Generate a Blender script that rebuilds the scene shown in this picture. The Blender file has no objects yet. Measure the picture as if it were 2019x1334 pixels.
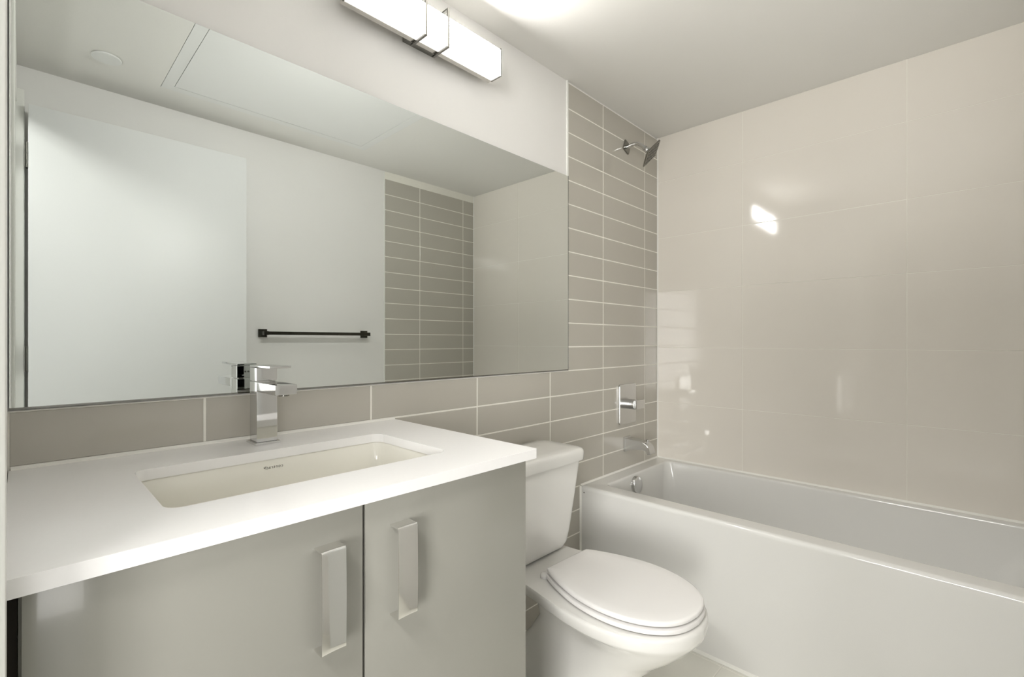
import bpy, bmesh, math, random
from mathutils import Vector, Matrix
random.seed(7)
scene = bpy.context.scene
COL = scene.collection
PI = math.pi

# ------------------------------------------------------------------ camera
CAM = Vector((0.0117, -1.236, 1.1299))
YAW = 0.768
cd = bpy.data.cameras.new('camera')
cam = bpy.data.objects.new('camera', cd)
COL.objects.link(cam)
cam.location = CAM
cam.rotation_euler = (PI / 2, 0, YAW - PI / 2)
cd.sensor_fit = 'HORIZONTAL'
cd.sensor_width = 36
cd.lens = 936.66 / 2019 * 36
cd.shift_y = 5.3 / 2019
cd.clip_start = 0.005
scene.camera = cam

# ------------------------------------------------------------------ world, exposure
w = bpy.data.worlds.new('world')
scene.world = w
w.use_nodes = True
w.node_tree.nodes['Background'].inputs[0].default_value = (0.95, 0.97, 1, 1)
w.node_tree.nodes['Background'].inputs[1].default_value = 0.4
vs = scene.view_settings
vs.view_transform = 'Standard'
vs.look = 'None'
vs.gamma = 1
vs.use_curve_mapping = False
vs.exposure = 0.33
LAMP_FRONT, LAMP_EDGE = 45.0, 1.5 # vanity light: face of the shade, its top and bottom
HALL_FILL_STRENGTH = 3.0


def soft_light(name, loc, target, sx, sy, power, col, spread):
    ld = bpy.data.lights.new(name, 'AREA')
    ld.shape = 'RECTANGLE'
    ld.size, ld.size_y = sx, sy
    ld.energy = power
    ld.color = col
    ld.spread = math.radians(spread)
    o = bpy.data.objects.new(name, ld)
    COL.objects.link(o)
    o.location = loc
    o.rotation_euler = (Vector(target) - Vector(loc)).to_track_quat('-Z', 'Y').to_euler()
    return o


# unseen fill lights added in the hall, aimed through the open doorway
P_SIDE, P_FAR, P_UP, P_DOWN = 4.0, 17.0, 6.4, 11.0
HALL_FILL_COL = (1.0, 0.985, 0.955)
soft_light('hall_side_fill', (-0.60, -2.50, 1.30), (0.5, 0.0, 0.95), 1.2, 1.2, P_SIDE, HALL_FILL_COL, 90)
soft_light('hall_far_fill', (-3.4, -2.95, 1.15), (1.9, -0.1, 1.15), 1.3, 1.8, P_FAR, HALL_FILL_COL, 60)
soft_light('hall_up_fill', (-0.85, -1.05, 0.10), (2.0, -0.95, 2.14), 1.3, 1.3, P_UP, HALL_FILL_COL, 50)
soft_light('hall_down_fill', (-0.75, -1.05, 2.39), (1.7, -0.75, 0.25), 1.0, 0.25, P_DOWN, HALL_FILL_COL, 90)

# ------------------------------------------------------------------ room numbers (metres)
XR = 2.4394           # right (tub) wall
YO = -1.5275          # opposite wall
ZC = 2.2405           # ceiling
XT = 1.632            # where the grey tile of the shower starts
CZ = 0.8987           # counter top


# ------------------------------------------------------------------ materials
def mat(name, col, rough=0.5, metal=0.0, coat=0.0, spec=0.5, noise=0.0, nscale=6.0, bump=0.0, bscale=40.0, emit=None, estr=0):
    m = bpy.data.materials.new(name)
    m.use_nodes = True
    nt = m.node_tree
    b = nt.nodes['Principled BSDF']
    b.inputs['Base Color'].default_value = (*col, 1)
    b.inputs['Roughness'].default_value = rough
    b.inputs['Metallic'].default_value = metal
    b.inputs['Specular IOR Level'].default_value = spec
    b.inputs['Coat Weight'].default_value = coat
    b.inputs['Coat Roughness'].default_value = 0.03
    tc = nt.nodes.new('ShaderNodeTexCoord')
    if noise > 0:
        n = nt.nodes.new('ShaderNodeTexNoise')
        n.inputs['Scale'].default_value = nscale
        n.inputs['Detail'].default_value = 4
        nt.links.new(tc.outputs['Object'], n.inputs['Vector'])
        mx = nt.nodes.new('ShaderNodeMix')
        mx.data_type = 'RGBA'
        mx.inputs[6].default_value = (*[c * (1 - noise) for c in col], 1)
        mx.inputs[7].default_value = (*[min(1, c * (1 + noise)) for c in col], 1)
        nt.links.new(n.outputs['Fac'], mx.inputs[0])
        nt.links.new(mx.outputs[2], b.inputs['Base Color'])
    if bump > 0:
        n2 = nt.nodes.new('ShaderNodeTexNoise')
        n2.inputs['Scale'].default_value = bscale
        n2.inputs['Detail'].default_value = 3
        nt.links.new(tc.outputs['Object'], n2.inputs['Vector'])
        bp = nt.nodes.new('ShaderNodeBump')
        bp.inputs['Strength'].default_value = bump
        bp.inputs['Distance'].default_value = 0.01
        nt.links.new(n2.outputs['Fac'], bp.inputs['Height'])
        nt.links.new(bp.outputs['Normal'], b.inputs['Normal'])
    if emit:
        b.inputs['Emission Color'].default_value = (*emit, 1)
        b.inputs['Emission Strength'].default_value = estr
    return m


M = dict(
    paint=mat('white_wall_paint', (0.83, 0.82, 0.80), 0.45, noise=0.01, bump=0.02, bscale=90),
    ceil=mat('white_ceiling_paint', (0.78, 0.77, 0.735), 0.6, noise=0.01, bump=0.03, bscale=120),
    gtile=mat('grey_glazed_tile', (0.50, 0.476, 0.422), 0.09, noise=0.03, nscale=4, bump=0.012, bscale=9),
    rtile=mat('cream_glazed_tile', (0.78, 0.74, 0.675), 0.07, noise=0.012, nscale=3, bump=0.010, bscale=5),
    grout=mat('pale_grout', (0.88, 0.86, 0.79), 0.8, noise=0.03, nscale=60),
    rgrout=mat('cream_grout', (0.86, 0.84, 0.77), 0.7, noise=0.02, nscale=60),
    trim=mat('white_trim_paint', (0.84, 0.84, 0.80), 0.3),
    door=mat('semi_gloss_door_paint', (0.80, 0.81, 0.805), 0.42),
    hall=mat('darkened_hall_paint', (0.20, 0.195, 0.185), 0.6),  # walls darkened so chrome and tile reflect a dim hall
    floor=mat('light_floor_tile', (0.82, 0.81, 0.74), 0.25, noise=0.03, nscale=5),
    quartz=mat('white_quartz', (0.93, 0.92, 0.915), 0.22, noise=0.012, nscale=120),
    lacquer=mat('grey_gloss_lacquer', (0.325, 0.319, 0.285), 0.14, coat=0.3),
    dark=mat('gap_shade_board', (0.03, 0.022, 0.015), 0.7),  # shade inside gaps put into a near-black colour
    porcelain=mat('white_porcelain', (0.83, 0.82, 0.79), 0.10, coat=0.5),
    seat=mat('white_seat_plastic', (0.86, 0.845, 0.83), 0.22),
    basin=mat('sink_porcelain', (0.88, 0.86, 0.785), 0.12, coat=0.4),
    acrylic=mat('white_tub_acrylic', (0.76, 0.755, 0.73), 0.13, coat=0.3),
    chrome=mat('polished_chrome', (0.66, 0.66, 0.655), 0.045, metal=1.0),
    chrome_darkened=mat('chrome_dark_reflections', (0.26, 0.255, 0.235), 0.08, metal=1.0),  # chrome with its dark reflections put into the base colour
    strap_metal=mat('darkened_strap_chrome', (0.20, 0.195, 0.18), 0.12, metal=1.0),  # strap chrome darkened to offset the bright ceiling it reflects
    chrome_black_reflect=mat('chrome_black_reflect', (0.09, 0.088, 0.075), 0.10, metal=1.0),  # near-black reflections of the chrome towel bar put into the colour
    handle_chrome=mat('bright_handle_chrome', (0.86, 0.855, 0.84), 0.06, metal=1.0),
    chrome_soft=mat('soft_chrome', (0.62, 0.62, 0.61), 0.24, metal=1.0),
    satin=mat('satin_metal', (0.62, 0.60, 0.56), 0.25, metal=1.0),
    mirror=mat('mirror_silver', (0.77, 0.80, 0.785), 0.0, metal=1.0),
    mirror_edge=mat('mirror_glass_edge', (0.10, 0.11, 0.09), 0.2),
    ink=mat('dark_print', (0.06, 0.055, 0.045), 0.5),
    rubber=mat('dark_rubber', (0.03, 0.028, 0.024), 0.5),
    caulk=mat('white_caulk', (0.86, 0.85, 0.80), 0.4),
    lamp=mat('lit_opal_glass', (0.9, 0.9, 0.88), 0.3, emit=(1.0, 0.98, 0.945), estr=LAMP_FRONT),
    lamp_edge=mat('lit_opal_glass_edge', (0.9, 0.9, 0.88), 0.3, emit=(1.0, 0.98, 0.945), estr=LAMP_EDGE),
    hall_fill=mat('hall_fill_glow', (0.9, 0.9, 0.9), 0.3, emit=(1.0, 0.98, 0.95), estr=HALL_FILL_STRENGTH),  # glow of the fill disc added in the hall
    panel=mat('white_panel_paint', (0.77, 0.775, 0.76), 0.45),
)


# ------------------------------------------------------------------ mesh helpers
def box(bm, x0, x1, y0, y1, z0, z1, bev=0.0, seg=2, mi=0):
    vs_ = [bm.verts.new((x, y, z)) for x in (x0, x1) for y in (y0, y1) for z in (z0, z1)]
    idx = ((0, 1, 3, 2), (4, 6, 7, 5), (0, 4, 5, 1), (2, 3, 7, 6), (0, 2, 6, 4), (1, 5, 7, 3))
    fs = [bm.faces.new([vs_[i] for i in f]) for f in idx]
    for f in fs:
        f.material_index = mi
    if bev > 0:
        es = {e for f in fs for e in f.edges}
        r = bmesh.ops.bevel(bm, geom=list(es), offset=bev, segments=seg, profile=0.5, affect='EDGES')
        for f in r['faces']:
            f.material_index = mi
    return vs_


def loft(bm, rings, cap0=True, cap1=True, mi=0, closed=True):
    rv = [[bm.verts.new(p) for p in r] for r in rings]
    n = len(rv[0])
    for a, b in zip(rv[:-1], rv[1:]):
        for i in range(n if closed else n - 1):
            j = (i + 1) % n
            f = bm.faces.new((a[i], a[j], b[j], b[i]))
            f.material_index = mi
    if cap0:
        bm.faces.new(rv[0][::-1]).material_index = mi
    if cap1:
        bm.faces.new(rv[-1]).material_index = mi
    return rv


def tube(bm, pts, r, n=20, mi=0, cap=True):
    pts = [Vector(p) for p in pts]
    rad = r if isinstance(r, (list, tuple)) else [r] * len(pts)
    rings = []
    up = None
    for i, p in enumerate(pts):
        t = (pts[min(i + 1, len(pts) - 1)] - pts[max(i - 1, 0)]).normalized()
        if up is None:
            up = t.orthogonal().normalized()
        else:
            up = (up - t * up.dot(t)).normalized()
        s = t.cross(up)
        rings.append([p + (up * math.cos(2 * PI * k / n) + s * math.sin(2 * PI * k / n)) * rad[i] for k in range(n)])
    loft(bm, rings, cap, cap, mi)


def rrect(x0, x1, y0, y1, r, n=8):
    pts = []
    for cx, cy, a in ((x1 - r, y1 - r, 0), (x0 + r, y1 - r, PI / 2), (x0 + r, y0 + r, PI), (x1 - r, y0 + r, 1.5 * PI)):
        for k in range(n + 1):
            t = a + PI / 2 * k / n
            pts.append((cx + r * math.cos(t), cy + r * math.sin(t)))
    return pts


def at_z(pts, z):
    return [Vector((x, y, z)) for x, y in pts]


def catmull(pts, m=6):
    out = []
    n = len(pts)
    for i in range(n - 1):
        p0 = pts[max(i - 1, 0)]
        p1, p2 = pts[i], pts[i + 1]
        p3 = pts[min(i + 2, n - 1)]
        for k in range(m):
            t = k / m
            out.append(tuple(0.5 * (2 * b + (c - a) * t + (2 * a - 5 * b + 4 * c - d) * t * t + (-a + 3 * b - 3 * c + d) * t ** 3)
                             for a, b, c, d in zip(p0, p1, p2, p3)))
    out.append(tuple(pts[-1]))
    return out


def obj(name, bm, m, parent=None, smooth=30, wn=False, bevel=0.0, loc=None):
    bmesh.ops.recalc_face_normals(bm, faces=bm.faces[:])
    me = bpy.data.meshes.new(name)
    bm.to_mesh(me)
    bm.free()
    ms = m if isinstance(m, (list, tuple)) else [m]
    for k in ms:
        me.materials.append(M[k])
    o = bpy.data.objects.new(name, me)
    COL.objects.link(o)
    if smooth:
        me.polygons.foreach_set('use_smooth', [True] * len(me.polygons))
        me.set_sharp_from_angle(angle=math.radians(smooth))
    if bevel > 0:
        b = o.modifiers.new('bevel', 'BEVEL')
        b.width = bevel
        b.segments = 2
        b.limit_method = 'ANGLE'
        b.angle_limit = math.radians(35)
        b.harden_normals = True
    if wn:
        o.modifiers.new('weighted_normal', 'WEIGHTED_NORMAL').keep_sharp = True
    if parent is not None:
        o.parent = parent
        if loc is None:
            o.matrix_parent_inverse = Matrix.Translation(-Vector(parent.location))
    return o


def thing(name, label, cat, loc=(0, 0, 0)):
    o = bpy.data.objects.new(name, None)
    o.empty_display_size = 0.05
    o.location = loc
    COL.objects.link(o)
    o['label'] = label
    o['category'] = cat
    return o


def tag(o, label, cat):
    o['label'] = label
    o['category'] = cat
    return o


def struct(name, bm, m, smooth=0, **k):
    o = obj(name, bm, m, smooth=smooth, **k)
    o['kind'] = 'structure'
    return o


def tiles(bm, O, U, V, N, us, vs_, gap, mi, mg, depth=0.0015, b=0.0012, tilt=None, skip=None):
    """glazed tiles standing on a bed of grout; O+u*U+v*V is the tile face, N points into the room"""
    O, U, V, N = Vector(O), Vector(U), Vector(V), Vector(N)
    for i in range(len(us) - 1):
        for j in range(len(vs_) - 1):
            if skip and skip(0.5 * (us[i] + us[i + 1]), 0.5 * (vs_[j] + vs_[j + 1])):
                continue
            u0, u1, v0, v1 = us[i] + gap / 2, us[i + 1] - gap / 2, vs_[j] + gap / 2, vs_[j + 1] - gap / 2
            uc, vc = (u0 + u1) / 2, (v0 + v1) / 2
            tu, tv = tilt(i, j) if tilt else (0, 0)
            P = lambda u, v, d: O + U * u + V * v + N * (d + (u - uc) * tu + (v - vc) * tv)
            q = ((u0, v0), (u1, v0), (u1, v1), (u0, v1))
            qi = ((u0 + b, v0 + b), (u1 - b, v0 + b), (u1 - b, v1 - b), (u0 + b, v1 - b))
            back = [bm.verts.new(P(u, v, -depth - 0.002)) for u, v in q]
            rim = [bm.verts.new(P(u, v, -b * 0.7)) for u, v in q]
            fr = [bm.verts.new(P(u, v, 0)) for u, v in qi]
            for k in range(4):
                l = (k + 1) % 4
                bm.faces.new((back[k], back[l], rim[l], rim[k])).material_index = mi
                bm.faces.new((rim[k], rim[l], fr[l], fr[k])).material_index = mi
            bm.faces.new(fr).material_index = mi
    # grout bed
    for i in range(len(us) - 1):
        for j in range(len(vs_) - 1):
            if skip and skip(0.5 * (us[i] + us[i + 1]), 0.5 * (vs_[j] + vs_[j + 1])):
                continue
            f = bm.faces.new([bm.verts.new(O + U * u + V * v - N * depth) for u, v in
                              ((us[i], vs_[j]), (us[i + 1], vs_[j]), (us[i + 1], vs_[j + 1]), (us[i], vs_[j + 1]))])
            f.material_index = mg


# ================================================================== SETTING
# ---- back wall (mirror wall), y = 0
bm = bmesh.new()
box(bm, -0.004, XR + 0.1, 0.004, 0.12, 0, ZC + 0.05, mi=0)
rows = [0.9026 + 0.1017 * k for k in range(-8, 14)]
rows = [0.0] + [r for r in rows if r > 0.03 and r < 2.2] + [2.2330]
cols = [-0.004, 0.2996, 0.7107, 1.1173, 1.5166, XT + 0.004, 1.9057, 2.2997, XR]
low = [r for r in rows if r < 1.01]
high = [r for r in rows if r > 1.0]
lowcols = [c for c in cols if abs(c - (XT + 0.004)) > 1e-6]


def gt_tilt(i, j):
    return ((random.random() - 0.5) * 0.003, (random.random() - 0.5) * 0.008)


tiles(bm, (0, 0, 0), (1, 0, 0), (0, 0, 1), (0, -1, 0), lowcols, low, 0.0052, 1, 2, tilt=gt_tilt, depth=0.001, b=0.0009)
tiles(bm, (0, 0, 0), (1, 0, 0), (0, 0, 1), (0, -1, 0), [XT + 0.004, 1.9057, 2.2997, XR], high, 0.0052, 1, 2, tilt=gt_tilt, depth=0.001, b=0.0009)
struct('wall_back', bm, ['paint', 'gtile', 'grout'])

# ---- right wall, x = XR, big cream tiles
bm = bmesh.new()
box(bm, XR + 0.006, XR + 0.12, YO - 0.1, 0.1, 0, ZC + 0.05, mi=0)
ys = [1.5275, 1.0546, 0.4404, 0.0]
zs = [0.0, 0.2, 0.4985, 0.80, 1.096, 1.3965, 1.689, 1.995, ZC]


def rt_tilt(i, j):
    # slightly uneven setting; seen as breaks in the reflections
    t = {(0, 6): (0.001, 0.001), (0, 5): (0.0, -0.004), (1, 6): (0.0, 0.003), (1, 5): (0.0, -0.0075)}
    return t.get((i, j), ((random.random() - 0.5) * 0.003, (random.random() - 0.5) * 0.005))


tiles(bm, (XR, 0, 0), (0, -1, 0), (0, 0, 1), (-1, 0, 0), ys[::-1], zs, 0.0024, 1, 2, depth=0.0012, b=0.0006, tilt=rt_tilt)
struct('wall_right', bm, ['paint', 'rtile', 'rgrout'])

# ---- opposite wall (seen in the mirror)
bm = bmesh.new()
box(bm, -0.125, XR + 0.1, YO - 0.12, YO - 0.004, 0, ZC + 0.05, mi=0)
orow = [2.0916 - 0.1017 * k for k in range(20, -1, -1)]
orow = [0.0] + [r for r in orow if r > 0.07] + [2.1933, 2.2320]
tiles(bm, (0, YO, 0), (1, 0, 0), (0, 0, 1), (0, 1, 0), [1.668, 1.9435, 2.3336, XR], orow[:-1], 0.0052, 1, 2, tilt=gt_tilt, depth=0.001, b=0.0009)
box(bm, 1.662, XR, YO - 0.005, YO - 0.001, 2.1933, ZC, mi=2)
box(bm, -0.004, 1.662, YO - 0.006, YO - 0.0005, 0, ZC, mi=0)
struct('wall_front', bm, ['paint', 'gtile', 'grout'])

# ---- left wall with the doorway the camera stands in
DY0, DY1, DZ = -1.462, -0.615, 2.066     # clear opening
bm = bmesh.new()
box(bm, -0.125, -0.004, DY1 + 0.015, 0.12, 0, ZC + 0.05)
box(bm, -0.125, -0.004, DY0 - 0.015, DY1 + 0.015, DZ + 0.015, ZC + 0.05)
box(bm, -0.125, -0.004, YO - 0.004, DY0 - 0.015, 0, ZC + 0.05)
struct('wall_left', bm, 'paint')

# ---- floor, ceiling
bm = bmesh.new()
box(bm, -4.9, XR + 0.1, -4.4, 0.4, -0.06, -0.002, mi=1)
tiles(bm, (0, 0, 0), (1, 0, 0), (0, 1, 0), (0, 0, 1), [-0.125 + 0.61 * k for k in range(5)],
      [YO + 0.305 * k for k in range(6)], 0.003, 0, 1, depth=0.001)
struct('floor', bm, ['floor', 'rgrout'])
bm = bmesh.new()
PX0, PX1, PY0, PY1 = 0.437, 1.405, -1.315, -0.62     # frame of the access hatch
for x0, x1, y0, y1 in ((-0.125, PX0, YO - 0.1, 0.1), (PX1, XR + 0.1, YO - 0.1, 0.1), (PX0, PX1, YO - 0.1, PY0), (PX0, PX1, PY1, 0.1)):
    box(bm, x0, x1, y0, y1, ZC, ZC + 0.05)
struct('ceiling', bm, 'ceil')

# ---- hall outside the door
bm = bmesh.new()
box(bm, -4.9, -4.8, -4.4, 0.6, 0, 2.5)
box(bm, -4.8, -0.125, 0.4, 0.5, 0, 2.5)
box(bm, -0.125, -0.02, -4.4, YO - 0.125, 0, 2.5)
struct('wall_hall', bm, 'hall')
bm = bmesh.new()
box(bm, -4.9, -0.125, -4.4, 0.6, 2.45, 2.5)
struct('ceiling_hall', bm, 'ceil')

# ---- door casing, tile edge, caulk lines
bm = bmesh.new()
box(bm, -0.130, -0.0035, DY1, DY1 + 0.015, 0, DZ + 0.015)                         # strike jamb
box(bm, -0.130, -0.0035, DY0 - 0.015, DY0, 0, DZ + 0.015)                         # hinge jamb
box(bm, -0.130, -0.0035, DY0, DY1, DZ, DZ + 0.015)                                # head jamb
box(bm, -0.0045, 0.0027, DY1 + 0.004, DY1 + 0.062, 0, DZ + 0.06, 0.002)           # strike casing
box(bm, -0.0045, 0.024, YO + 0.001, DY0 - 0.004, 0, DZ + 0.06, 0.004)             # hinge casing
box(bm, -0.0045, 0.0027, DY0 - 0.004, DY1 + 0.062, DZ + 0.003, DZ + 0.06, 0.002)  # head casing
box(bm, -0.075, -0.040, DY1 - 0.012, DY1, 0, DZ)                                  # door stop
struct('trim_1', bm, 'trim')
bm = bmesh.new()
box(bm, XT - 0.003, XT + 0.0045, -0.0018, 0.004, 1.0085, ZC)
box(bm, 1.660, 1.668, YO - 0.005, YO + 0.002, 0, ZC)
struct('trim_2', bm, 'trim')
bm = bmesh.new()


def bead(bm, a, b, n1, n2, s):
    a, b, n1, n2 = Vector(a), Vector(b), Vector(n1), Vector(n2)
    loft(bm, [[p, p + n1 * s, p + (n1 + n2) * s * 0.42, p + n2 * s] for p in (a, b)])


bead(bm, (1.725, -0.0005, 0.4955), (XR, -0.0005, 0.4955), (0, -1, 0), (0, 0, 1), 0.007)
bead(bm, (XR - 0.0005, -0.0005, 0.4955), (XR - 0.0005, YO, 0.4955), (-1, 0, 0), (0, 0, 1), 0.007)
bead(bm, (1.725, -0.0005, 0.0), (1.725, -0.0005, 0.494), (-1, 0, 0), (0, -1, 0), 0.007)
bead(bm, (1.7255, 0, 0.0005), (1.7255, YO, 0.0005), (-1, 0, 0), (0, 0, 1), 0.009)
bead(bm, (XR - 0.0005, -0.0005, 0.502), (XR - 0.0005, -0.0005, ZC), (-1, 0, 0), (0, -1, 0), 0.005)
bead(bm, (XR - 0.0005, YO + 0.001, 0.502), (XR - 0.0005, YO + 0.001, ZC), (-1, 0, 0), (0, 1, 0), 0.005)
bead(bm, (0.0, -0.0005, CZ - 0.0002), (0.7862, -0.0005, CZ - 0.0002), (0, -1, 0), (0, 0, 1), 0.006)
struct('trim_3', bm, 'caulk')

# ---- door leaf, swung open flat along the opposite wall
bm = bmesh.new()
box(bm, 0.034, 0.812, -1.458, -1.422, 0.012, 2.059, 0.0015)
door = struct('door_1', bm, 'door', smooth=30)
for z in (1.86, 1.06, 0.25):
    bm = bmesh.new()
    tube(bm, [(0.0285, -1.429, z - 0.05), (0.0285, -1.429, z + 0.05)], 0.0048, 12)
    box(bm, 0.0275, 0.0338, -1.452, -1.430, z - 0.05, z + 0.05)
    h = obj('hinge', bm, 'chrome_darkened', door)

# ================================================================== VANITY
van = thing('vanity_cabinet', 'gloss grey two-door vanity cabinet under the white quartz countertop', 'cabinet', (0.39, -0.3, 0))
bm = bmesh.new()
box(bm, 0.010, 0.028, -0.522, -0.012, 0.09, 0.8775)
box(bm, 0.752, 0.770, -0.522, -0.012, 0.0, 0.8775)
box(bm, 0.028, 0.752, -0.522, -0.012, 0.09, 0.108)
box(bm, 0.028, 0.752, -0.03, -0.012, 0.108, 0.8775)
box(bm, 0.028, 0.752, -0.522, -0.502, 0.858, 0.8775)
obj('carcass', bm, 'lacquer', van, bevel=0.0008)
bm = bmesh.new()
box(bm, 0.010, 0.752, -0.47, -0.455, 0.0, 0.09)
obj('toe_kick', bm, 'lacquer', van)
bm = bmesh.new()
box(bm, -0.003, 0.0095, -0.52, -0.50, 0.0, 0.8775)
obj('filler_strip', bm, 'dark', van)  # recessed filler; shade of the gap is put into its colour


def handle_bm(x0, z0, z1):
    """bow handle: a wide flat strap folded into a long U; the grip sweeps in towards the lower end"""
    wd, d, t = 0.0365, 0.0255, 0.0025
    n = 26
    prof_o, prof_i = [], []
    prof_o += [(0, z1)]
    prof_i += [(0, z1 - t)]
    r = 0.004
    for k in range(5):
        a = PI / 2 * k / 4
        prof_o.append((d - r + r * math.sin(a), z1 - r + r * math.cos(a)))
        prof_i.append((d - r + (r - t) * math.sin(a), z1 - r + (r - t) * math.cos(a)))
    for k in range(1, n):
        f = k / n
        zz = z1 - r - (z1 - z0 - 2 * r) * f
        bow = 0.0012 * math.sin(PI * f)
        prof_o.append((d + bow, zz))
        prof_i.append((d - t + bow, zz))
    for k in range(5):
        a = PI / 2 * (1 - k / 4)
        prof_o.append((d - r + r * math.sin(a), z0 + r - r * math.cos(a)))
        prof_i.append((d - r + (r - t) * math.sin(a), z0 + r - (r - t) * math.cos(a)))
    prof_o += [(0, z0)]
    prof_i += [(0, z0 + t)]
    bm = bmesh.new()
    ns = 7
    rings = []
    for s in range(ns):
        u = s / (ns - 1)
        dx = wd * u
        cup = 0.0009 * (2 * u - 1) ** 2       # the grip is very slightly hollow across its width
        rings.append([Vector((x0 + dx, -0.545 - (y + cup * (1 if y > d * 0.8 else 0)), z)) for y, z in prof_o] +
                     [Vector((x0 + dx, -0.545 - (y + cup * (1 if y > d * 0.8 else 0)), z)) for y, z in prof_i[::-1]])
    n2 = len(rings[0])
    rv = loft(bm, rings, False, False)
    h = n2 // 2
    for r_ in (rv[0], rv[-1]):
        for k in range(h - 1):
            bm.faces.new((r_[k], r_[k + 1], r_[n2 - 2 - k], r_[n2 - 1 - k]))
    return bm


for x0, x1, hx in ((0.0125, 0.3878, 0.3105), (0.3928, 0.770, 0.4365)):
    bm = bmesh.new()
    box(bm, x0, x1, -0.545, -0.527, 0.095, 0.8745, 0.0008)
    d = obj('door', bm, 'lacquer', van)
    hb = handle_bm(hx, 0.6775, 0.8275)
    h = obj('handle', hb, 'handle_chrome', d, smooth=40)
    h.matrix_parent_inverse = Matrix.Translation(-Vector(van.location))
    h.parent = d
    h.matrix_parent_inverse = Matrix.Identity(4)
    h['label'] = 'polished chrome bow handle'

# ---- countertop with sink cut-out
bm = bmesh.new()
outer = [(-0.003, -0.5651), (0.7862, -0.5651), (0.7862, -0.001), (-0.003, -0.001)]
# rounded front right corner
oc = [(-0.003, -0.5651)] + [(0.7862 - 0.006 + 0.006 * math.sin(a), -0.5651 + 0.006 - 0.006 * math.cos(a)) for a in [PI / 2 * k / 6 for k in range(7)]] + [(0.7862, -0.001), (-0.003, -0.001)]
SX0, SX1, SY0, SY1 = 0.1505, 0.6385, -0.4440, -0.1650
inner = rrect(SX0, SX1, SY0, SY1, 0.024, 8)
zt, zb = CZ, 0.8787
top = []
for z in (zt, zb):
    ov = [bm.verts.new((x, y, z)) for x, y in oc]
    iv = [bm.verts.new((x, y, z)) for x, y in inner]
    ed = [bm.edges.new((v[i], v[(i + 1) % len(v)])) for v in (ov, iv) for i in range(len(v))]
    bmesh.ops.triangle_fill(bm, use_beauty=True, use_dissolve=False, edges=ed)
    top.append((ov, iv))
for k in (0, 1):
    a, b = top[0][k], top[1][k]
    for i in range(len(a)):
        j = (i + 1) % len(a)
        bm.faces.new((a[i], a[j], b[j], b[i]))
ct = obj('countertop', bm, 'quartz', bevel=0.0014)
tag(ct, 'white quartz countertop with a rectangular sink cut-out on the grey vanity', 'countertop')

# ---- undermount sink
sk = thing('sink', 'cream porcelain rectangular sink set under the white countertop', 'sink', (0.394, -0.31, 0.72))
bm = bmesh.new()


def sring(ins, z, r):
    return at_z(rrect(SX0 - 0.003 + ins, SX1 + 0.003 - ins, SY0 - 0.003 + ins, SY1 + 0.003 - ins, r, 8), z)


rings = [sring(-0.018, 0.8780, 0.03), sring(0.0, 0.8780, 0.026), sring(0.0015, 0.8755, 0.026), sring(0.005, 0.83, 0.028), sring(0.010, 0.78, 0.032),
         sring(0.018, 0.757, 0.036), sring(0.034, 0.748, 0.04), sring(0.08, 0.744, 0.045), sring(0.118, 0.742, 0.02)]
loft(bm, rings, False, True)
shell = [sring(-0.018, 0.8780, 0.03), sring(-0.018, 0.870, 0.03), sring(-0.010, 0.868, 0.03), sring(0.0, 0.78, 0.03), sring(0.02, 0.74, 0.03), sring(0.1, 0.733, 0.03)]
loft(bm, shell, False, True)
obj('bowl', bm, 'basin', sk, smooth=45)
bm = bmesh.new()
cx, cy = 0.394, -0.31
loft(bm, [[Vector((cx + r * math.cos(2 * PI * k / 32), cy + r * math.sin(2 * PI * k / 32), z)) for k in range(32)]
          for r, z in ((0.031, 0.7425), (0.030, 0.7455), (0.022, 0.7460), (0.020, 0.7440), (0.018, 0.7480), (0.004, 0.7490))], True, True)
obj('drain', bm, 'chrome', sk)
# printed word on the far inside wall of the bowl (it reads mirrored in the photograph)
tcu = bpy.data.curves.new('word', 'FONT')
tcu.body = 'contrac'
tcu.size = 0.0092
tcu.space_character = 1.25
tcu.extrude = 0.00005
to = bpy.data.objects.new('word', tcu)
COL.objects.link(to)
dg = bpy.context.evaluated_depsgraph_get()
me = bpy.data.meshes.new_from_object(to.evaluated_get(dg))
bpy.data.objects.remove(to)
bpy.data.curves.remove(tcu)
bm = bmesh.new()
bm.from_mesh(me)
bpy.data.meshes.remove(me)
xs = [v.co.x for v in bm.verts]
xm = max(xs)
wid = 0.0335
for v in bm.verts:
    x, y, z = v.co
    v.co = Vector(((xm - x) / xm * wid, -z, y))
# small chevron mark before the word
for (ax, az), (bx, bz) in (((-0.0005, 0.0052), (-0.0055, 0.0028)), ((-0.0055, 0.0028), (-0.0005, 0.0004))):
    q = [bm.verts.new((ax, -0.00005, az + s)) for s in (0.0006, -0.0006)] + [bm.verts.new((bx, -0.00005, bz + s)) for s in (-0.0006, 0.0006)]
    bm.faces.new(q)
for v in bm.verts:
    v.co += Vector((0.3735, -0.16455, 0.8595))
    v.co.y = -0.1648 - (0.8755 - v.co.z) * 0.075 + (v.co.y + 0.16455) * 0.5
lg = obj('printed_word', bm, 'ink', sk, smooth=0)
lg['label'] = 'small dark printed word'

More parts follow.
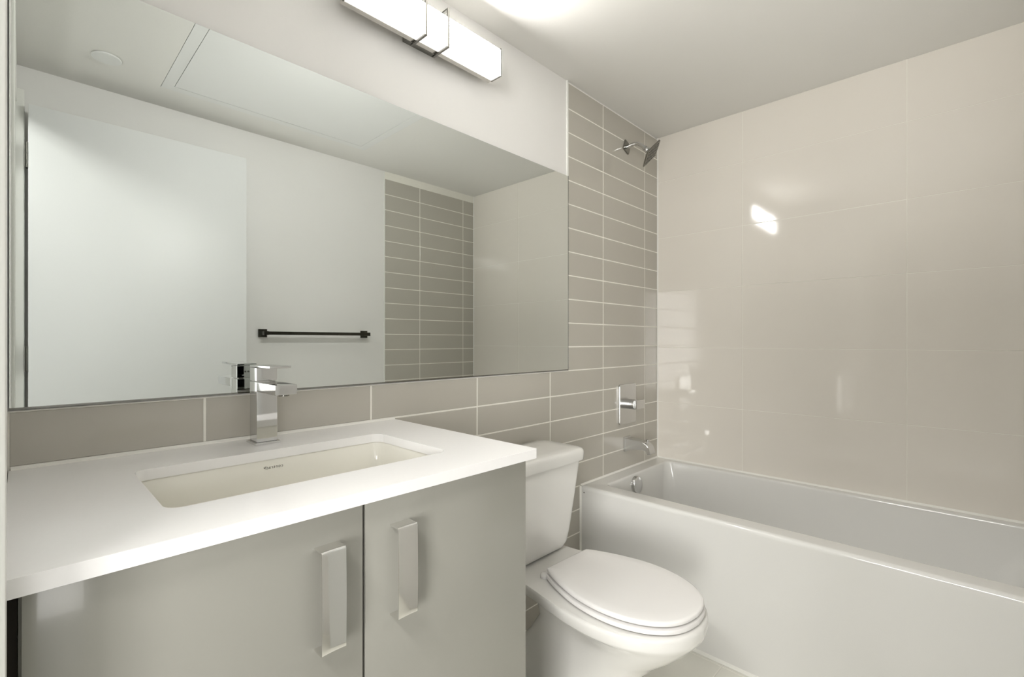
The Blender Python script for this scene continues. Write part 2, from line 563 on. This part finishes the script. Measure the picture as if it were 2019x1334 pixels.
# ---- faucet
fa = thing('sink_faucet', 'square chrome single-lever faucet on the countertop behind the sink', 'faucet', (0.398, -0.07, CZ))
FX0, FX1 = 0.3765, 0.4205
bm = bmesh.new()
box(bm, 0.3715, 0.4255, -0.1035, -0.0425, CZ, CZ + 0.0055, 0.0008)
obj('base_plate', bm, 'chrome', fa, wn=True)
bm = bmesh.new()
box(bm, FX0, FX1, -0.0965, -0.0500, CZ + 0.0055, 1.0385, 0.0012)
obj('body', bm, 'chrome', fa, wn=True)
bm = bmesh.new()
box(bm, FX0, FX1, -0.2075, -0.0960, 1.0175, 1.0385, 0.0012)
sp = obj('spout', bm, 'chrome', fa, wn=True)
bm = bmesh.new()
tube(bm, [(0.3985, -0.193, 1.0180), (0.3985, -0.193, 1.0145)], 0.0105, 24)
ae = obj('aerator', bm, 'chrome_darkened', sp)
ae.matrix_parent_inverse = Matrix.Identity(4)
bm = bmesh.new()
box(bm, 0.3810, 0.4160, -0.0935, -0.0530, 1.0385, 1.0405)
box(bm, FX0, FX1, -0.0945, -0.0515, 1.0405, 1.0705, 0.0012)
obj('valve_block', bm, 'chrome', fa, wn=True)
bm = bmesh.new()
box(bm, FX0, FX1, -0.1750, -0.0500, 1.0705, 1.0755, 0.0009)
# lever rises very slightly towards its tip
for v in bm.verts:
    v.co.z += max(0, -0.0515 - v.co.y) * 0.012
obj('lever', bm, 'chrome', fa, wn=True)
bm = bmesh.new()
for dx in (0.0, 0.0065):
    tube(bm, [(0.3955 + dx, -0.0516, 1.0555), (0.3955 + dx, -0.0508, 1.0555)], 0.0022, 12)
obj('temperature_dots', bm, 'chrome_darkened', fa)

# ================================================================== MIRROR
bm = bmesh.new()
vv = box(bm, -0.002, 1.6302, -0.0040, 0.0005, 1.0093, 1.8315, mi=1)
bm.faces.ensure_lookup_table()
for f in bm.faces:
    f.normal_update()
    if f.calc_center_median().y < -0.0039:
        f.material_index = 0
mi = obj('wall_mirror', bm, ['mirror', 'mirror_edge'], smooth=0)
tag(mi, 'wide frameless mirror on the wall above the sink and faucet', 'mirror')
bm = bmesh.new()
box(bm, -0.002, 1.6310, -0.0055, 0.0, 1.0074, 1.0093)
box(bm, -0.002, 1.6310, -0.0055, -0.0043, 1.0093, 1.0104)
ch = obj('bottom_channel', bm, 'chrome_darkened', mi)
bm = bmesh.new()
box(bm, 1.6303, 1.6322, -0.0046, 0.0, 1.0062, 1.8322)
obj('edge_strip', bm, 'mirror_edge', mi)

# ================================================================== VANITY LIGHT
vl = thing('vanity_light', 'long lit opal glass wall light with two metal straps above the mirror', 'light', (0.873, 0, 2.07))
LX0, LX1, LYB, LYF, LZ0, LZ1 = 0.601, 1.145, -0.045, -0.090, 2.028, 2.118
bm = bmesh.new()
box(bm, LX0 + 0.004, LX1 - 0.004, LYF, LYB, LZ0, LZ1, 0.0015)
for f in bm.faces:
    f.normal_update()
    if f.normal.y > 0.9:
        f.material_index = 1        # the closed back of the shade
    elif f.normal.y > -0.9:
        f.material_index = 2
obj('glass_shade', bm, ['lamp', 'trim', 'lamp_edge'], vl)
for x0, x1 in ((LX0, LX0 + 0.004), (LX1 - 0.004, LX1)):
    bm = bmesh.new()
    box(bm, x0, x1, LYF - 0.0022, LYB + 0.001, LZ0 - 0.0022, LZ1 + 0.0022, 0.0004)
    e = obj('end_cap', bm, 'strap_metal', vl, wn=True)
    e['label'] = 'thin metal end cap'
bm = bmesh.new()
box(bm, 0.8166, 0.9306, -0.027, 0.0035, 2.0368, 2.150, 0.001)
obj('back_plate', bm, 'chrome_darkened', vl, wn=True)
bm = bmesh.new()
box(bm, LX0 + 0.002, LX1 - 0.002, LYB, -0.0285, LZ0 - 0.0005, LZ1 + 0.0005)
obj('lamp_tray', bm, 'satin', vl)
for xc in (0.8335, 0.9145):
    bm = bmesh.new()
    t, s = 0.0055, 0.0036
    y0, y1, z0, z1 = LYF - 0.0075, -0.020, LZ0 - 0.0075, 2.1395
    for a, b, c, d_ in ((y0, y0 + t, z0, z1), (y0 + t, y1, z0, z0 + t), (y0 + t, y1, z1 - t, z1)):
        box(bm, xc - s, xc + s, a, b, c, d_, 0.0003, 1)
    e = obj('strap', bm, 'strap_metal', vl, wn=True)
    e['label'] = 'thin metal strap wrapping the shade'

# ================================================================== TOILET
TX = 1.2435
to_ = thing('toilet', 'white two-piece porcelain toilet with closed lid between vanity and bathtub', 'toilet', (TX, -0.35, 0))
half = [(0.0, -0.737), (0.055, -0.728), (0.105, -0.702), (0.150, -0.655), (0.181, -0.590), (0.194, -0.515), (0.1925, -0.44), (0.180, -0.36),
        (0.164, -0.28), (0.152, -0.20), (0.147, -0.12), (0.143, -0.065), (0.128, -0.045), (0.07, -0.043), (0.0, -0.043)]
hp = catmull(half, 5)
outline = hp + [(-x, y) for x, y in hp[-2:0:-1]]


def oring(sx, yf, yb, z, pinch=0.0):
    out = []
    for x, y in outline:
        f = (y + 0.737) / (0.737 - 0.043)
        out.append(Vector((TX + x * sx * (1 - pinch * f), yf + (yb - yf) * f, z)))
    return out


bm = bmesh.new()
loft(bm, [oring(0.56, -0.545, -0.09, 0.0), oring(0.56, -0.545, -0.09, 0.012), oring(0.52, -0.535, -0.10, 0.05), oring(0.48, -0.535, -0.13, 0.12, 0.05), oring(0.55, -0.575, -0.19, 0.19, 0.2),
          oring(0.68, -0.635, -0.23, 0.25, 0.32), oring(0.81, -0.688, -0.22, 0.295, 0.38), oring(0.895, -0.716, -0.16, 0.325, 0.33), oring(0.945, -0.729, -0.09, 0.341, 0.2),
          oring(0.980, -0.735, -0.055, 0.350, 0.03), oring(0.998, -0.737, -0.044, 0.357), oring(1.0, -0.737, -0.043, 0.377), oring(0.995, -0.7355, -0.0445, 0.3825),
          oring(0.982, -0.731, -0.048, 0.3855), oring(0.93, -0.715, -0.06, 0.3858)])
obj('bowl', bm, 'porcelain', to_, smooth=50)

lidh = [(0.0, -0.7225), (0.05, -0.7150), (0.095, -0.6920), (0.132, -0.6500), (0.156, -0.5950), (0.1665, -0.5300), (0.1625, -0.46), (0.147, -0.3950), (0.121, -0.3250),
        (0.101, -0.2875), (0.0985, -0.2845), (0.095, -0.2832), (0.05, -0.2825), (0.0, -0.2822)]
lh = catmull(lidh, 6)
lout = lh + [(-x, y) for x, y in lh[-2:0:-1]]


LS, LC = math.sin(math.radians(2.4)), math.cos(math.radians(2.4))


def lring(off, z, cy=-0.51):
    out = []
    for x, y in lout:
        s = 1 + off / 0.165
        lx, ly = x * s, (y - cy) * (1 + off / 0.22)
        # the seat sits a touch askew on its hinges
        out.append(Vector((TX + 0.006 + lx * LC - ly * -LS, cy - lx * LS + ly * LC, z)))
    return out


bm = bmesh.new()
loft(bm, [lring(-0.03, 0.3893), lring(-0.001, 0.3893), lring(0.004, 0.3915), lring(0.005, 0.397), lring(0.003, 0.4018), lring(-0.004, 0.4038), lring(-0.03, 0.404)])
obj('seat', bm, 'seat', to_, smooth=50)
bm = bmesh.new()
loft(bm, [lring(-0.02, 0.4083), lring(-0.003, 0.4083), lring(0.0005, 0.4103), lring(0.001, 0.4160), lring(-0.0015, 0.4195), lring(-0.008, 0.4212), lring(-0.04, 0.4222), lring(-0.10, 0.4226)])
obj('lid', bm, 'seat', to_, smooth=50)
for s in (-1, 1):
    bm = bmesh.new()
    hx = TX + 0.014 + s * 0.097
    loft(bm, [[Vector((hx + 0.014 * a * math.cos(t), -0.270 + 0.014 * a * math.sin(t), z)) for t in [2 * PI * k / 24 for k in range(24)]]
              for a, z in ((1, 0.3855), (1.05, 0.391), (0.95, 0.397), (0.6, 0.401))])
    box(bm, hx - s * 0.030 - 0.009, hx - s * 0.030 + 0.009, -0.300, -0.268, 0.388, 0.4080, 0.003)
    box(bm, min(hx, hx - s * 0.03), max(hx, hx - s * 0.03), -0.276, -0.266, 0.389, 0.399, 0.002)
    obj('hinge', bm, 'seat', to_, smooth=40)

bm = bmesh.new()


def tring(hw, yf, yb, z, r):
    return at_z(rrect(TX - hw, TX + hw, yf, yb, r, 8), z)


loft(bm, [tring(0.105, -0.155, -0.075, 0.3858, 0.03), tring(0.128, -0.178, -0.060, 0.3885, 0.04), tring(0.147, -0.192, -0.050, 0.400, 0.045), tring(0.156, -0.198, -0.045, 0.418, 0.045),
          tring(0.163, -0.203, -0.040, 0.46, 0.042), tring(0.180, -0.214, -0.032, 0.60, 0.038), tring(0.1925, -0.221, -0.026, 0.70, 0.035), tring(0.1925, -0.221, -0.026, 0.703, 0.035)])
obj('tank', bm, 'porcelain', to_, smooth=50)
bm = bmesh.new()
loft(bm, [tring(0.190, -0.218, -0.028, 0.7035, 0.034), tring(0.2035, -0.231, -0.0215, 0.7035, 0.038), tring(0.2050, -0.2325, -0.0205, 0.7055, 0.038), tring(0.2055, -0.2330, -0.020, 0.731, 0.038),
          tring(0.2035, -0.2310, -0.021, 0.7385, 0.037), tring(0.1990, -0.2265, -0.0235, 0.7430, 0.036), tring(0.190, -0.218, -0.03, 0.7452, 0.034), tring(0.15, -0.19, -0.06, 0.7462, 0.03)])
obj('tank_lid', bm, 'porcelain', to_, smooth=50)

# ================================================================== BATHTUB
tb = thing('bathtub', 'white alcove bathtub with a flat apron along the cream tiled wall', 'bathtub', (2.08, -0.76, 0))
BX0, BX1, BY0, BY1, BZ = 1.7255, XR - 0.0015, YO + 0.0015, -0.0015, 0.4958


def bring(l, rgt, f, bk, z, r):
    return at_z(rrect(BX0 + l, BX1 - rgt, BY0 + f, BY1 - bk, r, 10), z)


bm = bmesh.new()
loft(bm, [bring(0, 0, 0, 0, 0.0, 0.003), bring(0, 0, 0, 0, BZ - 0.017, 0.003), bring(0.0012, 0, 0, 0, BZ - 0.0095, 0.003), bring(0.005, 0, 0, 0, BZ - 0.004, 0.003), bring(0.0105, 0, 0, 0, BZ - 0.0008, 0.003), bring(0.017, 0, 0, 0, BZ, 0.003),
          bring(0.079, 0.036, 0.075, 0.067, BZ - 0.001, 0.030), bring(0.0845, 0.0395, 0.080, 0.0715, BZ - 0.004, 0.034), bring(0.0885, 0.042, 0.085, 0.0750, BZ - 0.012, 0.038),
          bring(0.097, 0.048, 0.11, 0.082, 0.42, 0.055), bring(0.108, 0.058, 0.17, 0.092, 0.30, 0.075), bring(0.122, 0.072, 0.25, 0.106, 0.16, 0.09),
          bring(0.140, 0.090, 0.29, 0.125, 0.115, 0.10), bring(0.185, 0.135, 0.34, 0.17, 0.092, 0.10), bring(0.26, 0.21, 0.5, 0.3, 0.09, 0.08)], True, True)
obj('tub_shell', bm, 'acrylic', tb, smooth=40, wn=True)
bm = bmesh.new()
oc_ = Vector((2.058, -0.0815, 0.444))
nrm = Vector((0, -1, 0.09)).normalized()
ux = Vector((1, 0, 0))
uz = nrm.cross(ux) * -1
loft(bm, [[oc_ + nrm * d + (ux * math.cos(t) + uz * math.sin(t)) * r for t in [2 * PI * k / 36 for k in range(36)]]
          for r, d in ((0.041, 0.0), (0.041, 0.010), (0.038, 0.0155), (0.028, 0.018), (0.008, 0.019))])
ov = obj('overflow_plate', bm, 'chrome', tb, smooth=40)
ov['label'] = 'round chrome overflow plate'
bm = bmesh.new()
loft(bm, [[Vector((2.08 + r * math.cos(t), -0.36 + r * math.sin(t), z)) for t in [2 * PI * k / 32 for k in range(32)]]
          for r, z in ((0.03, 0.0905), (0.029, 0.094), (0.018, 0.0945), (0.016, 0.0985), (0.003, 0.0995))])
obj('drain', bm, 'chrome', tb)
bm = bmesh.new()
tube(bm, [(BX0 + 0.001, -0.0195, 0.4685), (BX0 - 0.0014, -0.0195, 0.4685)], 0.0026, 14)
pc = obj('screw_cap', bm, 'chrome_darkened', tb)
pc['label'] = 'tiny grey screw cap'

# ---- shower valve
sv = thing('shower_valve', 'chrome rectangular shower valve plate with lever on grey tiles above the tub spout', 'valve', (2.1125, 0, 0.82))
bm = bmesh.new()
pr = lambda g, y, r=0.012: [Vector((x, y, z)) for x, z in rrect(2.035 + g, 2.190 - g, 0.7210 + g, 0.9180 - g, r, 6)]
loft(bm, [pr(0.001, 0.0), pr(0, -0.001), pr(0, -0.0085), pr(0.0008, -0.0098, 0.0115), pr(0.0025, -0.0102, 0.010)])
obj('cover_plate', bm, 'chrome_soft', sv, smooth=30, wn=True)
bm = bmesh.new()
for pts, r in (([(2.1125, -0.0100, 0.8185), (2.1125, -0.0300, 0.8185)], 0.0245), ([(2.1125, -0.0300, 0.8185), (2.1125, -0.0325, 0.8185)], 0.0225), ([(2.1125, -0.0325, 0.8185), (2.1125, -0.052, 0.8185)], 0.0250)):
    tube(bm, pts, r, 36)
obj('stem', bm, 'chrome_soft', sv)
bm = bmesh.new()
box(bm, 2.100, 2.1800, -0.0640, -0.0520, 0.7960, 0.8400, 0.0016)
obj('lever', bm, 'chrome', sv, wn=True)

# ---- tub spout
ts = thing('tub_spout', 'chrome tub spout with diverter knob on grey tiles above the bathtub rim', 'spout', (2.111, 0, 0.62))
bm = bmesh.new()
box(bm, 2.0815, 2.1405, -0.0105, 0.0, 0.5860, 0.6565, 0.0015)
obj('flange', bm, 'chrome_soft', ts, wn=True)
prof = [(-0.010, 0.6530), (-0.05, 0.6500), (-0.085, 0.6465), (-0.108, 0.6420), (-0.124, 0.6340), (-0.134, 0.6220), (-0.1400, 0.6070), (-0.1430, 0.5915),
        (-0.1290, 0.5890), (-0.1250, 0.6000), (-0.116, 0.6060), (-0.095, 0.6065), (-0.06, 0.6010), (-0.010, 0.5910)]
prof = catmull(prof[:8], 4) + prof[8:]
bm = bmesh.new()
bx0, bx1 = 2.0835, 2.1385
rings = []
for g, xx in ((0.002, bx0), (0, bx0 + 0.002), (0, bx1 - 0.002), (0.002, bx1)):
    cy_, cz_ = -0.075, 0.625
    rings.append([Vector((xx, y + (g if y < cy_ else 0), z + (g if z < cz_ else -g))) for y, z in prof])
loft(bm, rings)
obj('body', bm, 'chrome_soft', ts, smooth=25, wn=True)
bm = bmesh.new()
tube(bm, [(2.111, -0.117, 0.634), (2.111, -0.117, 0.648)], 0.0035, 14)
tube(bm, [(2.111, -0.117, 0.647), (2.111, -0.117, 0.649), (2.111, -0.117, 0.655), (2.111, -0.117, 0.657)], [0.006, 0.0085, 0.0085, 0.006], 20)
obj('diverter_knob', bm, 'chrome_soft', ts, smooth=40)

# ---- shower head
sh = thing('wall_shower', 'square chrome shower head on a bent wall arm near the ceiling corner', 'shower', (2.11, 0, 2.095))


def plate_bm(c, n, e1, s, d0, d1, r, bev):
    n, e1 = n.normalized(), e1.normalized()
    e2 = n.cross(e1)
    b = bmesh.new()
    h = s / 2
    P = lambda g, d: [c + e1 * x + e2 * y + n * d for x, y in rrect(-h + g, h - g, -h + g, h - g, r, 5)]
    loft(b, [P(bev, d0), P(0, d0 + bev), P(0, d1 - bev), P(bev, d1)])
    return b


a_ = math.radians(-20.5)
obj('wall_flange', plate_bm(Vector((2.11, 0, 2.096)), Vector((0, -1, 0)), Vector((math.cos(a_), 0, math.sin(a_))), 0.053, 0.0, 0.007, 0.003, 0.001), 'chrome_darkened', sh)
bm = bmesh.new()
arm = catmull([(2.11, 0.0, 2.0945), (2.11, -0.025, 2.098), (2.11, -0.05, 2.0985), (2.11, -0.070, 2.0925), (2.11, -0.086, 2.079), (2.11, -0.101, 2.064)], 6)
tube(bm, arm, 0.0095, 20)
obj('arm', bm, 'chrome', sh, smooth=60)
ax = (Vector((2.11, -0.101, 2.064)) - Vector((2.11, -0.086, 2.079))).normalized()
p0 = Vector((2.11, -0.101, 2.064))
bm = bmesh.new()
tube(bm, [p0 - ax * 0.004, p0 - ax * 0.003, p0 + ax * 0.008, p0 + ax * 0.009], [0.0105, 0.0125, 0.0125, 0.0105], 20)
tube(bm, [p0 + ax * k for k in (0.008, 0.010, 0.014, 0.019, 0.024, 0.028, 0.032)], [0.008, 0.0115, 0.0145, 0.0155, 0.0145, 0.0115, 0.008], 24)
obj('ball_joint', bm, 'chrome', sh, smooth=60)
tilt, az, phi, side = 0.914, 0.394, 1.054, 0.098
hn = Vector((math.sin(az) * math.sin(tilt), -math.cos(az) * math.sin(tilt), -math.cos(tilt)))
e1 = Vector((math.cos(az), math.sin(az), 0))
e2 = hn.cross(e1)
ha = e1 * math.cos(phi) + e2 * math.sin(phi)
hb = hn.cross(ha)
hc = Vector((2.110, -0.141, 2.024))
obj('head_plate', plate_bm(hc, hn, ha, side, -0.009, 0.0, 0.004, 0.0015), 'chrome_darkened', sh)
bm = bmesh.new()
hcb = hc - hn * 0.009
p1 = p0 + ax * 0.029
tube(bm, [p1, p1.lerp(hcb, 0.5), hcb + hn * 0.001], [0.010, 0.013, 0.022], 24)
obj('collar', bm, 'chrome', sh, smooth=60)
bm = bmesh.new()
h = side / 2 - 0.006
v_ = [bm.verts.new(hc + ha * x * h + hb * y * h + hn * 0.0004) for x, y in ((-1, -1), (1, -1), (1, 1), (-1, 1))]
bm.faces.new(v_)
for i in range(9):
    for j in range(9):
        c = hc + ha * (-0.036 + 0.009 * i) + hb * (-0.036 + 0.009 * j)
        tube(bm, [c, c + hn * 0.0022, c + hn * 0.003], [0.0024, 0.0022, 0.0010], 8)
nz = obj('spray_face', bm, ['chrome_darkened'], sh, smooth=40)
nz['label'] = 'dark spray face with rows of nozzles'

# ================================================================== THINGS SEEN IN THE MIRROR
tw = thing('towel_bar', 'chrome towel bar, dark reflections put into its colour, on the white wall seen in the mirror', 'towel bar', (1.218, YO, 1.173))
for xc in (0.921, 1.516):
    bm = bmesh.new()
    box(bm, xc - 0.022, xc + 0.022, YO, YO + 0.010, 1.151, 1.195, 0.0012)
    box(bm, xc - 0.012, xc + 0.012, YO + 0.009, YO + 0.066, 1.1625, 1.1835, 0.001)
    obj('post', bm, 'chrome_black_reflect', tw, wn=True)
bm = bmesh.new()
box(bm, 0.921, 1.516, YO + 0.047, YO + 0.065, 1.1640, 1.1820, 0.001)
obj('bar', bm, 'chrome_black_reflect', tw, wn=True)

# ---- ceiling hatch
ha_ = thing('ceiling_access_hatch', 'flush white rectangular access hatch in the ceiling seen in the mirror', 'access hatch', ((PX0 + PX1) / 2, (PY0 + PY1) / 2, ZC))
bm = bmesh.new()
fw = 0.042
g = 0.0015
for x0, x1, y0, y1 in ((PX0 + g, PX0 + fw, PY0 + g, PY1 - g), (PX1 - fw, PX1 - g, PY0 + g, PY1 - g), (PX0 + fw, PX1 - fw, PY0 + g, PY0 + fw), (PX0 + fw, PX1 - fw, PY1 - fw, PY1 - g)):
    box(bm, x0, x1, y0, y1, ZC - 0.0008, ZC + 0.03)
obj('frame', bm, 'panel', ha_)
bm = bmesh.new()
g = 0.0022
box(bm, PX0 + fw + g, PX1 - fw - g, PY0 + fw + g, PY1 - fw - g, ZC - 0.0006, ZC + 0.02)
obj('panel', bm, 'panel', ha_)
bm = bmesh.new()
box(bm, PX0 + 0.002, PX1 - 0.002, PY0 + 0.002, PY1 - 0.002, ZC + 0.03, ZC + 0.045)
obj('backing', bm, 'dark', ha_)  # near-black so the gaps round the hatch read as shaded

# ---- sprinkler cap
bm = bmesh.new()
loft(bm, [[Vector((0.247 + r * math.cos(t), -1.205 + r * math.sin(t), z)) for t in [2 * PI * k / 40 for k in range(40)]]
          for r, z in ((0.044, ZC), (0.044, ZC - 0.0035), (0.047, ZC - 0.0035), (0.047, ZC - 0.0055), (0.044, ZC - 0.0075), (0.01, ZC - 0.0080))])
spk = obj('sprinkler_cover', bm, 'panel', smooth=30)
tag(spk, 'small round white sprinkler cover on the ceiling seen in the mirror', 'sprinkler')

# ---- unseen fill disc added under the hall ceiling, glowing in through the doorway
bm = bmesh.new()
loft(bm, [[Vector((-0.85 + r * math.cos(t), -1.05 + r * math.sin(t), z)) for t in [2 * PI * k / 40 for k in range(40)]]
          for r, z in ((0.20, 2.45), (0.20, 2.40), (0.18, 2.38), (0.05, 2.37))])
hl = obj('hall_ceiling_fill', bm, 'hall_fill', smooth=40)
tag(hl, 'added round fill light, unseen, under the hall ceiling outside the doorway', 'light')
